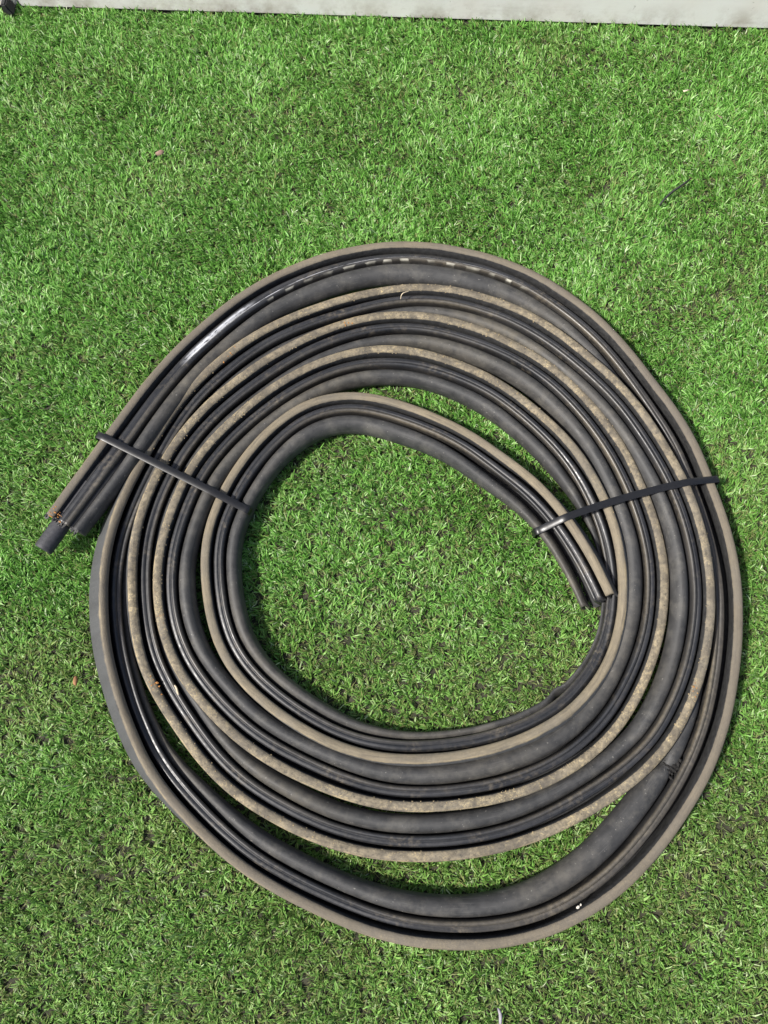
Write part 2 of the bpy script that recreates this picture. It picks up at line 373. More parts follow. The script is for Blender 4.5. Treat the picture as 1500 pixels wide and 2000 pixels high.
# ------------------------------------------------------------------ the coiled seal
# one entry every 36 mm along the strip, from the inner end out:
# x, y, z of the lip's outer top edge (0.1 mm), lean of the profile (degrees), gap behind lip, gap before bulb (mm), bulb size
PATH=[
(3311,1761,528,28,1.0,11.0,0.50),(3185,2098,525,27,1.0,10.1,0.53),(3042,2426,521,25,1.0,9.2,0.57),(2875,2744,517,23,1.0,8.2,0.62),(2689,3051,512,21,1.0,7.2,0.68),
(2480,3342,505,17,1.0,6.1,0.76),(2245,3611,493,14,1.0,5.2,0.83),(1984,3857,476,10,1.0,4.4,0.89),(1711,4090,455,7,1.0,3.8,0.94),(1426,4306,434,4,1.0,3.1,0.99),
(1122,4491,419,2,1.0,2.5,1.04),(799,4648,411,1,1.0,1.8,1.09),(469,4788,408,1,1.0,1.2,1.14),(131,4906,408,0,1.0,0.8,1.16),(-216,4982,409,0,0.9,0.6,1.16),
(-569,4999,411,0,0.9,0.5,1.15),(-917,4948,413,0,0.8,0.5,1.13),(-1246,4828,415,0,0.8,0.5,1.11),(-1546,4643,417,0,0.7,0.5,1.09),(-1811,4407,420,0,0.7,0.5,1.06),
(-2042,4136,422,0,0.6,0.5,1.04),(-2240,3838,426,0,0.6,0.5,1.02),(-2406,3520,431,0,0.5,0.5,1.01),(-2541,3189,439,0,0.5,0.5,1.00),(-2635,2846,448,0,0.5,0.5,1.00),
(-2673,2494,455,0,0.5,0.5,1.00),(-2656,2138,459,0,0.6,0.5,1.00),(-2601,1784,457,0,0.7,0.5,1.00),(-2517,1437,454,0,0.8,0.5,1.00),(-2391,1106,449,1,0.9,0.5,0.99),
(-2210,804,444,1,1.0,0.5,0.98),(-1975,538,440,3,1.0,0.5,0.96),(-1706,303,438,4,1.0,0.5,0.93),(-1416,92,437,6,1.0,0.5,0.89),(-1111,-97,435,8,1.0,0.5,0.85),
(-791,-258,433,10,1.0,0.5,0.80),(-457,-379,431,12,1.0,0.5,0.75),(-108,-454,431,14,1.0,0.5,0.70),(248,-485,433,17,1.0,0.5,0.66),(606,-478,436,19,1.0,0.5,0.62),
(963,-443,440,21,1.0,0.5,0.60),(1316,-380,444,23,1.0,0.5,0.57),(1662,-287,447,24,1.0,0.5,0.56),(1999,-165,450,26,1.0,0.5,0.54),(2319,-7,452,28,1.0,0.5,0.52),
(2616,190,454,30,1.0,0.5,0.50),(2878,429,455,32,1.0,0.5,0.47),(3100,706,455,35,1.0,0.5,0.43),(3273,1015,454,38,1.0,0.5,0.40),(3394,1349,453,40,1.0,0.5,0.37),
(3466,1698,452,41,1.0,0.5,0.36),(3499,2055,453,41,1.0,0.5,0.37),(3500,2413,456,38,1.0,0.5,0.40),(3461,2768,460,34,1.0,0.5,0.47),(3381,3116,465,27,1.0,0.5,0.58),
(3264,3454,467,20,1.0,0.5,0.71),(3115,3781,463,14,1.0,0.5,0.83),(2937,4092,454,9,1.0,0.5,0.92),(2729,4382,442,6,1.0,0.5,0.98),(2492,4652,429,4,1.0,0.5,1.02),
(2234,4902,419,3,1.0,0.5,1.05),(1957,5128,412,1,1.0,0.5,1.07),(1658,5325,408,1,1.0,0.5,1.07),(1340,5490,407,0,1.0,0.5,1.06),(1008,5625,406,0,1.0,0.5,1.04),
(666,5728,407,0,1.0,0.5,1.02),(315,5787,410,0,1.0,0.5,1.01),(-41,5797,414,0,1.0,0.5,1.00),(-395,5757,420,0,1.0,0.5,1.00),(-740,5669,426,0,1.0,0.5,1.00),
(-1071,5536,432,0,1.0,0.5,1.00),(-1386,5366,438,0,1.0,0.5,1.00),(-1685,5168,445,0,1.0,0.5,1.00),(-1968,4947,452,0,1.0,0.5,1.00),(-2235,4707,460,0,1.0,0.5,1.00),
(-2481,4446,472,0,0.9,0.5,1.00),(-2702,4164,490,0,0.8,0.5,1.00),(-2889,3860,511,0,0.7,0.5,1.00),(-3039,3536,532,0,0.6,0.5,1.00),(-3157,3197,550,0,0.5,0.5,1.00),
(-3248,2850,563,0,0.5,0.5,1.00),(-3303,2497,572,0,0.5,0.5,1.00),(-3313,2140,576,0,0.5,0.5,1.00),(-3280,1785,574,0,0.5,0.5,1.00),(-3207,1435,567,0,0.5,0.5,1.00),
(-3093,1097,558,0,0.5,0.5,1.00),(-2934,778,546,0,0.5,0.5,1.00),(-2731,485,530,0,0.6,0.5,1.00),(-2493,217,510,0,0.7,0.5,1.00),(-2233,-29,489,0,0.7,0.5,1.00),
(-1953,-253,467,0,0.8,0.5,1.00),(-1654,-451,448,0,0.9,0.5,1.01),(-1339,-623,433,0,1.0,0.5,1.02),(-1012,-773,423,0,1.0,0.5,1.05),(-676,-900,416,0,1.0,0.5,1.08),
(-332,-1002,412,0,1.0,0.5,1.11),(19,-1073,409,0,1.0,0.5,1.14),(375,-1106,407,0,1.0,0.5,1.16),(733,-1104,406,0,1.0,0.5,1.18),(1091,-1073,406,0,1.0,0.5,1.20),
(1446,-1017,406,0,1.0,0.5,1.22),(1794,-932,406,0,1.0,0.5,1.24),(2133,-817,406,0,1.0,0.5,1.26),(2460,-670,406,0,1.0,0.5,1.27),(2768,-491,406,0,1.0,0.5,1.29),
(3051,-274,406,0,1.0,0.5,1.29),(3302,-21,406,0,1.0,0.5,1.29),(3518,263,406,0,1.0,0.5,1.28),(3705,569,406,0,1.0,0.5,1.27),(3860,891,406,0,1.0,0.5,1.27),
(3980,1228,407,0,1.0,0.5,1.26),(4064,1576,408,0,1.0,0.5,1.25),(4116,1931,410,0,1.0,0.5,1.23),(4137,2289,414,0,1.0,0.5,1.21),(4119,2646,418,0,1.0,0.5,1.19),
(4062,2999,421,0,1.0,0.5,1.17),(3973,3347,422,0,1.0,0.5,1.16),(3860,3688,422,0,1.0,0.5,1.15),(3727,4022,420,0,1.0,0.5,1.15),(3570,4344,417,0,1.0,0.5,1.15),
(3388,4653,414,0,1.0,0.5,1.15),(3179,4944,412,0,1.0,0.5,1.15),(2944,5214,409,0,1.0,0.5,1.15),(2684,5461,407,0,1.0,0.5,1.14),(2402,5682,406,0,1.0,0.5,1.13),
(2101,5877,406,0,1.0,0.5,1.11),(1784,6045,406,0,1.0,0.5,1.09),(1454,6186,406,0,1.0,0.5,1.07),(1113,6296,406,0,1.0,0.5,1.04),(763,6373,407,0,1.0,0.5,1.02),
(408,6410,408,0,1.0,0.5,1.01),(52,6403,411,1,1.0,0.5,0.99),(-302,6353,416,1,1.0,0.5,0.98),(-647,6261,422,1,1.0,0.5,0.96),(-980,6130,430,2,1.0,0.5,0.95),
(-1300,5968,437,2,1.0,0.5,0.94),(-1607,5782,443,3,1.0,0.5,0.93),(-1902,5577,450,3,1.0,0.5,0.91),(-2185,5355,456,4,1.0,0.5,0.90),(-2455,5118,464,5,1.0,0.5,0.87),
(-2708,4863,472,7,1.0,0.5,0.85),(-2934,4586,481,9,1.0,0.5,0.81),(-3135,4289,490,10,1.0,0.5,0.78),(-3308,3975,500,12,1.0,0.5,0.74),(-3451,3647,510,15,1.0,0.5,0.71),
(-3565,3307,519,17,1.0,0.5,0.67),(-3648,2958,525,18,1.0,0.5,0.64),(-3694,2603,527,19,1.0,0.5,0.63),(-3702,2245,528,19,1.0,0.5,0.62),(-3676,1888,528,19,1.0,0.5,0.62),
(-3622,1533,527,19,1.0,0.5,0.63),(-3539,1184,526,18,1.0,0.5,0.65),(-3422,847,521,16,1.0,0.5,0.69),(-3264,526,510,13,1.0,0.5,0.75),(-3075,222,496,10,1.0,0.5,0.82),
(-2864,-69,478,6,1.0,0.5,0.88),(-2637,-348,459,4,1.0,0.5,0.93),(-2391,-609,441,2,1.0,0.5,0.97),(-2122,-845,429,1,1.0,0.5,1.00),(-1830,-1051,422,0,1.0,0.5,1.02),
(-1517,-1227,418,0,1.0,0.5,1.04),(-1192,-1379,415,0,1.0,0.5,1.05),(-857,-1506,413,0,1.0,0.5,1.07),(-512,-1605,410,0,1.0,0.5,1.08),(-160,-1677,409,0,1.0,0.5,1.09),
(196,-1718,409,0,1.0,0.5,1.09),(554,-1729,410,0,1.0,0.5,1.08),(913,-1712,412,0,1.0,0.5,1.07),(1269,-1667,415,0,1.0,0.5,1.06),(1620,-1594,417,0,1.0,0.5,1.04),
(1965,-1494,420,0,1.0,0.5,1.03),(2302,-1369,423,0,1.0,0.5,1.02),(2629,-1221,429,0,1.0,0.5,1.01),(2946,-1051,439,0,1.0,0.5,1.01),(3250,-861,454,0,1.0,0.5,1.00),
(3539,-649,472,0,1.0,0.5,1.00),(3803,-409,490,0,1.0,0.5,1.00),(4030,-135,505,0,1.0,0.5,1.00),(4220,167,517,0,1.0,0.5,1.00),(4379,488,526,0,1.0,0.5,1.00),
(4508,822,533,0,1.0,0.5,1.00),(4608,1167,540,0,1.0,0.5,1.00),(4681,1518,544,0,1.0,0.5,1.00),(4726,1874,545,0,1.0,0.5,1.00),(4739,2232,546,0,1.0,0.5,1.00),
(4721,2591,546,0,1.0,0.5,1.00),(4675,2947,545,0,1.0,0.5,1.00),(4600,3298,543,0,1.0,0.5,1.00),(4495,3640,540,0,1.0,0.5,1.00),(4359,3972,537,0,1.0,0.5,1.00),
(4201,4295,533,0,1.0,0.5,1.00),(4027,4610,527,0,1.0,0.5,1.00),(3835,4914,520,0,1.0,0.5,1.00),(3623,5203,511,0,1.0,0.5,1.00),(3390,5476,501,0,1.0,0.5,1.00),
(3138,5733,490,0,1.0,0.5,1.00),(2872,5974,479,0,1.0,0.5,1.00),(2590,6197,468,0,1.0,0.5,1.00),(2292,6395,458,0,1.0,0.5,1.00),(1977,6567,449,0,1.0,0.5,1.00),
(1647,6707,439,0,1.0,0.5,1.00),(1306,6813,430,0,1.0,0.5,1.00),(955,6879,422,0,1.0,0.5,1.00),(598,6904,416,0,1.0,0.5,0.99),(241,6887,415,1,1.0,0.5,0.99),
(-113,6833,419,2,1.0,0.5,0.97),(-461,6748,426,3,1.0,0.5,0.95),(-803,6638,435,4,1.0,0.5,0.93),(-1139,6508,443,5,1.0,0.5,0.91),(-1467,6362,451,7,1.0,0.5,0.89),
(-1785,6195,458,9,1.0,0.5,0.85),(-2087,6002,464,11,1.0,0.5,0.82),(-2370,5782,470,13,1.0,0.5,0.78),(-2635,5540,475,16,1.0,0.5,0.74),(-2881,5279,480,18,1.0,0.5,0.71),
(-3104,4998,485,20,1.0,0.5,0.68),(-3298,4698,489,22,1.0,0.5,0.65),(-3467,4381,494,25,1.1,0.5,0.62),(-3617,4054,500,27,1.2,0.5,0.60),(-3756,3722,507,30,1.3,0.5,0.59),
(-3880,3385,514,32,1.6,0.5,0.57),(-3979,3040,521,35,1.8,0.5,0.56),(-4047,2689,528,37,2.1,0.5,0.56),(-4078,2332,534,39,2.4,0.5,0.55),(-4073,1974,538,41,2.7,0.5,0.55),
(-4039,1616,541,41,2.9,0.5,0.55),(-3980,1262,541,41,3.0,0.5,0.55),(-3894,914,540,40,2.9,0.5,0.56),(-3780,574,539,38,2.9,0.5,0.57),(-3644,241,538,36,2.7,0.5,0.60),
(-3487,-82,536,33,2.5,0.5,0.64),(-3311,-395,532,30,2.2,0.5,0.68),(-3109,-692,525,25,2.0,0.5,0.74),(-2882,-969,515,20,1.8,0.5,0.81),(-2632,-1227,503,16,1.6,0.5,0.87),
(-2366,-1468,489,13,1.5,0.5,0.92),(-2084,-1691,475,10,1.5,0.5,0.95),(-1787,-1892,460,8,1.5,0.5,0.98),(-1476,-2071,445,6,1.6,0.5,1.01),(-1154,-2233,433,5,1.6,0.5,1.04),
(-826,-2379,423,3,1.7,0.5,1.07),(-491,-2509,415,2,1.9,0.5,1.10),(-148,-2618,410,1,2.0,0.5,1.14),(201,-2702,407,-0,2.2,0.6,1.17),(555,-2757,406,-1,2.3,0.7,1.20),
(913,-2785,406,-1,2.5,0.8,1.23),(1271,-2783,406,-1,2.7,0.9,1.26),(1627,-2744,406,-2,3.0,1.0,1.30),(1975,-2666,406,-2,3.3,1.1,1.34),(2314,-2550,406,-2,3.7,1.2,1.40),
(2638,-2399,406,-2,4.1,1.3,1.46),(2946,-2216,406,-2,4.4,1.4,1.51),(3235,-2004,406,-2,4.8,1.5,1.53),(3506,-1769,406,-1,5.1,1.6,1.53),(3760,-1515,406,-1,5.3,1.6,1.49),
(3999,-1246,407,-0,5.5,1.7,1.43),(4221,-964,408,1,5.6,1.8,1.37),(4422,-667,412,1,5.8,1.8,1.30),(4598,-355,417,2,6.1,1.8,1.20),(4748,-28,422,3,6.3,1.6,1.08),
(4875,308,426,5,6.7,1.4,0.94),(4981,651,426,6,7.0,1.2,0.82),(5067,1000,425,6,7.3,1.1,0.74),(5133,1354,423,7,7.6,1.0,0.70),(5175,1710,421,7,7.8,1.0,0.67),
(5190,2069,419,7,7.9,1.0,0.66),(5176,2428,417,7,8.0,1.0,0.65),(5134,2784,415,6,8.0,1.0,0.66),(5066,3137,415,6,8.0,1.0,0.67),(4979,3486,414,5,8.0,1.0,0.69),
(4883,3832,413,5,8.0,1.0,0.71),(4773,4174,412,4,7.9,1.0,0.74),(4639,4507,411,3,7.7,1.0,0.77),(4480,4830,409,2,7.4,1.0,0.80),(4302,5142,408,1,7.0,0.9,0.84),
(4111,5447,407,0,6.5,0.8,0.88),(3909,5745,406,0,5.9,0.7,0.91),(3694,6033,406,-0,5.4,0.6,0.96),(3465,6310,406,-0,5.1,0.5,1.03),(3217,6569,406,-1,4.8,0.5,1.12),
(2947,6805,406,-1,4.7,0.5,1.20),(2657,7016,406,-2,4.6,0.5,1.28),(2350,7201,406,-2,4.5,0.5,1.34),(2027,7356,405,-2,4.4,0.5,1.38),(1692,7483,405,-3,4.3,0.5,1.41),
(1347,7582,405,-3,4.2,0.5,1.43),(995,7655,405,-3,4.2,0.5,1.45),(640,7699,405,-4,4.1,0.5,1.47),(282,7711,405,-4,4.0,0.5,1.47),(-75,7685,405,-4,3.9,0.5,1.46),
(-428,7625,405,-3,3.7,0.5,1.43),(-776,7537,405,-3,3.6,0.5,1.39),(-1117,7424,405,-3,3.4,0.5,1.36),(-1448,7285,406,-3,3.3,0.5,1.32),(-1769,7124,407,-2,3.1,0.5,1.29),
(-2075,6938,410,-2,3.0,0.5,1.27),(-2361,6723,415,-2,2.8,0.5,1.27),(-2628,6483,423,-2,2.6,0.5,1.27),(-2880,6227,432,-2,2.4,0.5,1.28),(-3120,5959,445,-2,2.2,0.5,1.27),
(-3344,5678,465,-2,1.9,0.6,1.25),(-3549,5383,496,-1,1.6,0.6,1.21),(-3736,5076,533,-1,1.3,0.7,1.14),(-3909,4760,571,-0,1.0,0.7,1.08),(-4077,4442,606,-0,0.8,0.8,1.01),
(-4248,4125,635,-0,0.7,0.8,0.95),(-4426,3812,657,-0,0.6,0.8,0.90),(-4606,3500,671,-0,0.6,0.7,0.86),(-4783,3186,681,-0,0.5,0.6,0.82),(-4899,2976,686,0,0.5,0.6,0.80),
]

A = np.array(PATH, float)
A[:, :3] /= 1e4
STEP = 0.006
idx = np.arange(len(A)) * 6.0
n_sec = (len(A) - 1) * 6 + 1
q = np.arange(n_sec, dtype=float)
def cubic(col_):
    # Catmull-Rom through the listed points
    i = np.clip((q // 6).astype(int), 0, len(A) - 2); f = q / 6 - i
    p = np.concatenate([[2 * col_[0] - col_[1]], col_, [2 * col_[-1] - col_[-2]]])
    a, b, c_, d = p[i], p[i + 1], p[i + 2], p[i + 3]
    return .5 * (2 * b + (c_ - a) * f + (2 * a - 5 * b + 4 * c_ - d) * f ** 2 + (3 * b - a - 3 * c_ + d) * f ** 3)
X, Y, Z, ROLL, O1, O2, BS = [cubic(A[:, k]) for k in range(7)]
S = np.concatenate([[0], np.cumsum(np.hypot(np.diff(X), np.diff(Y)))])
TX, TY = np.gradient(X), np.gradient(Y)
ln = np.hypot(TX, TY); TX /= ln; TY /= ln
NX, NY = -TY, TX                                   # towards the middle of the coil

def wob(seed, lam):
    r = np.random.default_rng(seed)
    k = np.arange(n_sec) * STEP
    out = np.zeros(n_sec)
    for m in range(5):
        out += np.sin(k * 2 * math.pi / (lam * (0.6 + .45 * m)) + r.uniform(0, 7)) / 2.2
    return out
ROLL = ROLL + 2.0 * wob(1, .5)
LAT = .0006 * wob(14, .34)
X, Y = X + NX * LAT, Y + NY * LAT
O1 = np.maximum(.5, O1 + .6 * wob(2, .4))
O2 = np.maximum(.3, O2 + .35 * wob(3, .25))
BS = BS * (1 + .035 * wob(4, .33))
Z = Z + .0008 * wob(16, .4)
def bumpat(s, w): return np.exp(-.5 * ((S - s) / w) ** 2)
O2 = O2 + 7.0 * bumpat(1.612, .010)               # pinched fold on the inner turn
BS = BS - .16 * bumpat(1.612, .012)
BS = BS - .42 * bumpat(9.186, .010)               # torn spot near the outer turn
O2 = O2 + 3.0 * bumpat(9.184, .010)

LIP = [(1.5, 0, 0), (0, 4, 0), (0, 20, 0.02), (0, 35, 0.22), (1.0, 38.6, 0.75), (3, 40.4, 1), (6.3, 41, 1), (10.35, 40.7, 1), (12.96, 39.4, 0.85), (14.04, 37.2, 0.0), (14.04, 26, 0), (13.5, 12, 0), (12.6, 3, 0), (11.25, 0, 0)]
RIB = [(17, 6, 0), (17.1, 22, 0), (17.4, 31, 0), (18.4, 34.4, 0), (20, 35.6, 0), (22.2, 35.8, 0), (24, 36, 0), (24.9, 35.2, 0), (25.5, 35.3, 0), (26.5, 37.2, 0.1), (28.4, 38.4, 0.15), (30.2, 38, 0.25), (31.6, 36.2, 0.3), (32.2, 32, 0.1), (32.3, 20, 0), (31.5, 8, 0), (28, 4, 0)]
NB = 24
w_ = np.clip((S - 10.35) / .35, 0, 1)
RK = 1 + .42 * w_ * w_ * (3 - 2 * w_)               # the ribs lie spread flat towards the outer end
def sweep(name, kind, mat, parent):
    if kind == 'lip':
        a = np.array([p[0] for p in LIP])[None, :] + 0 * X[:, None]
        h = np.array([p[1] for p in LIP])[None, :] + 0 * X[:, None]
        d = np.array([p[2] for p in LIP])[None, :] + 0 * X[:, None]
        h = h + np.where(h > 30, 1, 0) * (.45 * wob(5, .16))[:, None]
        a = a + np.where(np.array([p[1] for p in LIP]) > 30, 1, 0)[None, :] * (.3 * wob(8, .3))[:, None]
    elif kind == 'rib':
        a = 17 + (np.array([p[0] for p in RIB])[None, :] - 17) * RK[:, None] + O1[:, None]
        h = np.array([p[1] for p in RIB])[None, :] + 0 * X[:, None]
        d = np.array([p[2] for p in RIB])[None, :] * (1 + wob(9, .5))[:, None]
        # the ribs are soiled where the strip lies open on the outermost turn
        d = d + np.where(h > 34, .35, 0) * np.clip((S - 8.7) / .2, 0, 1)[:, None] * np.clip((10.0 - S) / .4, 0, 1)[:, None]
        h = h + np.where(h > 30, 1, 0) * (.4 * wob(6, .19))[:, None]
    elif kind == 'bulb':
        k = np.arange(NB); th = 2 * math.pi * k / NB
        rx = 11.5 * BS; rz = np.minimum(18.5 * (.45 + .55 * BS), 19.5)
        w = np.clip((BS - .88) / .14, 0, 1); w = w * w * (3 - 2 * w)
        cz = w * (rz + 1.0) + (1 - w) * (34 - rz * .95)
        cx = 33.0 + rx
        a = cx[:, None] - rx[:, None] * np.cos(th)[None, :] + (O1 + O2 + 15.3 * (RK - 1))[:, None]
        h = cz[:, None] + rz[:, None] * np.sin(th)[None, :]
        d = np.clip(.25 * wob(12, .6), 0, .5)[:, None] + 0 * a
    else:                                              # the web that joins them underneath
        P_ = [(4, 1.2, 0, 0), (4, 6, 0, 0), (26, 6, 1, 0), (37, 6, 1, 1), (38, 3, 1, 1), (30, 1.4, 1, 0)]
        a = np.array([p[0] for p in P_])[None, :] + O1[:, None] * np.array([p[2] for p in P_])[None, :] + O2[:, None] * np.array([p[3] for p in P_])[None, :]
        sc = np.clip(BS, .5, 1)[:, None]
        h = np.array([p[1] for p in P_])[None, :] + 0 * X[:, None]
        ew = np.clip((S - (S[-1] - .30)) / .2, 0, 1)[:, None]
        h = np.where(h > 5, h + 25 * ew, h)
        a = a + np.where(np.array([p[3] for p in P_])[None, :] > 0, 15.3 * (RK[:, None] - 1), 0)
        d = 0 * a
    m = a.shape[1]
    da, dh = a - 1.0, h - 38.6
    r = np.radians(ROLL)[:, None]
    ra = (da * np.cos(r) + dh * np.sin(r)) / 1000
    rh = (-da * np.sin(r) + dh * np.cos(r)) / 1000
    vx = X[:, None] + NX[:, None] * ra
    vy = Y[:, None] + NY[:, None] * ra
    vz = Z[:, None] + rh
    cut = np.clip(1 - S / .03, 0, 1)[:, None] * (h - 4) * .26 / 1000
    vx = vx + TX[:, None] * cut; vy = vy + TY[:, None] * cut
    V = np.stack([vx, vy, vz], 2).reshape(-1, 3)
    i = np.arange(n_sec - 1)[:, None]; j = np.arange(m)[None, :]
    j2 = (j + 1) % m
    quads = np.stack([i * m + j, i * m + j2, (i + 1) * m + j2, (i + 1) * m + j], 2).reshape(-1, 4)
    faces = [tuple(f) for f in quads.tolist()]
    nv = n_sec * m
    extra = []
    for end, deep in ((0, 5), (n_sec - 1, n_sec - 6)):
        ring = [end * m + k for k in range(m)]
        if kind in ('lip', 'bulb'):                    # the hollow inside of the extrusion
            for sec_ in (end, deep):
                cen = V[sec_ * m:(sec_ + 1) * m].mean(axis=0)
                r2 = [nv + len(extra) + k for k in range(m)]
                extra += [cen + (V[sec_ * m + k] - cen) * (.66 if kind == 'bulb' else .55) for k in range(m)]
                for k in range(m): faces.append((ring[k], ring[(k + 1) % m], r2[(k + 1) % m], r2[k]))
                ring = r2
        faces.append(tuple(ring))
    src = np.concatenate([np.arange(nv), np.tile(np.arange(m), 2), np.tile(np.arange(nv - m, nv), 2)])[:nv + len(extra)]
    V2 = np.concatenate([V, np.array(extra).reshape(-1, 3)], 0)
    o = mesh_obj(name, V2.tolist(), faces, mat, parent)
    me = o.data
    uvl = me.uv_layers.new(name='UVMap')
    li = np.empty(len(me.loops), np.int32); me.loops.foreach_get('vertex_index', li)
    va = a if kind == 'lip' else a - O1[:, None]
    if kind == 'rib': va = 17 + (va - 17) / RK[:, None]
    uv = np.stack([np.repeat(S, m), (va / 1000).ravel()], 1)
    uv = uv[src]
    uvl.data.foreach_set('uv', uv[li].astype(np.float32).ravel())
    at = me.attributes.new('dirt', 'FLOAT', 'POINT'); at.data.foreach_set('value', d.astype(np.float32).ravel()[src])
    sp = np.clip((S - 1.85) / .3, .12, 1) * np.clip((8.0 - S) / .6, .15, 1)
    at = me.attributes.new('speck', 'FLOAT', 'POINT'); at.data.foreach_set('value', np.repeat(sp, m).astype(np.float32)[src])
    so = np.clip((S - 7.2) / .9, 0, 1) * (.8 + .2 * wob(21, .7))
    at = me.attributes.new('soot', 'FLOAT', 'POINT'); at.data.foreach_set('value', np.repeat(so, m).astype(np.float32)[src])
    bm = bmesh.new(); bm.from_mesh(me); bmesh.ops.recalc_face_normals(bm, faces=bm.faces[:]); bm.to_mesh(me); bm.free()
    return o, V.reshape(n_sec, m, 3)

seal = empty('rubber_seal', (0.03, 0.25, 0))
tag(seal, 'long black rubber seal strip coiled on the turf, tan dirt along its lip', 'rubber seal')
PO = Vector((-0.03, -0.25, 0))
lip_o, lipV = sweep('outer_lip', 'lip', M_LIP, seal)
rib_o, ribV = sweep('ribbed_strip', 'rib', M_RIB, seal)
bulb_o, bulbV = sweep('bulb', 'bulb', M_BULB, seal)
web_o, webV = sweep('web', 'web', M_BASE, seal)
for o in (lip_o, rib_o, bulb_o, web_o): o.location = PO
tag(lip_o, 'flat outer lip soiled with tan dirt')

def frame(k, a, h):
    """world point of profile coordinates (mm) at section k"""
    r = math.radians(ROLL[k]); da, dh = a - 1.0, h - 38.6
    ra = (da * math.cos(r) + dh * math.sin(r)) / 1000; rh = (-da * math.sin(r) + dh * math.cos(r)) / 1000
    return np.array([X[k] + NX[k] * ra, Y[k] + NY[k] * ra, Z[k] + rh])

# tube that pokes out of the outer end
E = n_sec - 1
c0 = frame(E - 12, 20, 19); c1 = frame(E, 20, 19)
tdir = (c1 - c0); tdir /= np.linalg.norm(tdir)
side = np.array([NX[E], NY[E], 0]); upv = np.cross(tdir, side); upv /= np.linalg.norm(upv)
if upv[2] < 0: upv = -upv
RT, nt = .0135, 28
rings = [(-.07, RT), (0.0, RT), (.02, RT * 1.01), (.043, RT), (.0462, RT * .97), (.0468, RT * .90), (.0462, RT * .62), (.030, RT * .60)]
vs, fs = [], []
for s_, r_ in rings:
    for k in range(nt):
        an = 2 * math.pi * k / nt
        jit = 1 + (.012 * math.sin(3 * an + s_ * 200))
        vs.append(c1 + tdir * s_ + (side * math.cos(an) + upv * math.sin(an)) * r_ * jit)
for i in range(len(rings) - 1):
    for k in range(nt):
        k2 = (k + 1) % nt
        fs.append((i * nt + k, i * nt + k2, (i + 1) * nt + k2, (i + 1) * nt + k))
fs.append(tuple((len(rings) - 1) * nt + k for k in range(nt)))
tube = mesh_obj('inner_tube', vs, fs, M_TUBE, seal); tube.location = PO
bm = bmesh.new(); bm.from_mesh(tube.data); bmesh.ops.recalc_face_normals(bm, faces=bm.faces[:]); bm.to_mesh(tube.data); bm.free()
tag(tube, 'black tube poking out of the torn outer end')

# crumbs of dirt: small irregular lumps
def lumps(name, items, mat, parent=None, off=None):
    vs, fs = [], []
    for (p, r_, fl) in items:
        b0 = len(vs)
        base = [(1, 0, 0), (-1, 0, 0), (0, 1, 0), (0, -1, 0), (0, 0, 1), (0, 0, -1)]
        an = rng.uniform(0, 6.28); ca, sa = math.cos(an), math.sin(an)
        for x, y, z in base:
            k = r_ * rng.uniform(.6, 1.3)
            x, y, z = x * k * 1.4, y * k, z * k * fl
            vs.append((p[0] + x * ca - y * sa, p[1] + x * sa + y * ca, p[2] + z))
        for f in ((0, 2, 4), (2, 1, 4), (1, 3, 4), (3, 0, 4), (2, 0, 5), (1, 2, 5), (3, 1, 5), (0, 3, 5)):
            fs.append(tuple(b0 + i for i in f))
    o = mesh_obj(name, vs, fs, mat, parent, smooth=False)
    if off is not None: o.location = off
    return o
M_CRUMB = mat_plain('dry_dirt', (.30, .235, .14), .95, .2, .35, 300, 0)
M_CRUMB2 = mat_plain('orange_dirt', (.36, .17, .055), .95, .2, .35, 300, 0)
M_BLACKCR = mat_plain('black_rubber_crumb', (.022, .021, .020), .9, .2, .3, 300, 0)
it = []
for _ in range(1500):
    s_ = rng.uniform(1.85, 7.8)
    if math.sin(s_ * 9.0) + math.sin(s_ * 23.7 + 1) < rng.uniform(-1.4, 1.6): continue
    k = int(np.searchsorted(S, s_)); k = min(k, n_sec - 2)
    a = rng.choice([rng.uniform(2, 15), rng.normal(14.2, .8), rng.normal(2.5, 1.0)], p=[.5, .3, .2])
    a = min(max(a, 1.2), 13.6)
    h = np.interp(a, [1, 3, 6.3, 10.3, 13, 14.2], [38.6, 40.4, 41, 40.7, 39.4, 36.4])
    it.append((frame(k, a, h + .1), rng.uniform(.0004, .0012), .5))
cr = lumps('dirt_crumbs', it, M_CRUMB, seal, PO); cr['kind'] = 'stuff'
it = []
for s_, n_ in ((5.47, 14), (6.4, 10), (4.75, 8), (7.6, 9), (3.0, 7), (11.055, 26)):
    for _ in range(n_):
        k = min(int(np.searchsorted(S, s_ + rng.normal(0, .006))), n_sec - 1)
        a = rng.uniform(4, 14) if s_ < 10.9 else rng.uniform(6, 26)
        h = 40.6 if a < 14 else 36
        it.append((frame(k, a, h), rng.uniform(.0006, .0016), .6))
cr = lumps('orange_dirt', it, M_CRUMB2, seal, PO); cr['kind'] = 'stuff'
it = []
for _ in range(110):
    k = int(np.searchsorted(S, 9.186 + rng.normal(0, .007)))
    a = 33 + O1[k] + O2[k] + rng.uniform(-2, 16) ; th = (a - 33 - O1[k] - O2[k]) / 12
    h = 37 - 4 * abs(th - .8) ** 2 - 2
    it.append((frame(k, a, h), rng.uniform(.0008, .0032), .7))
cr = lumps('torn_rubber', it, M_BLACKCR, seal, PO); cr['kind'] = 'stuff'
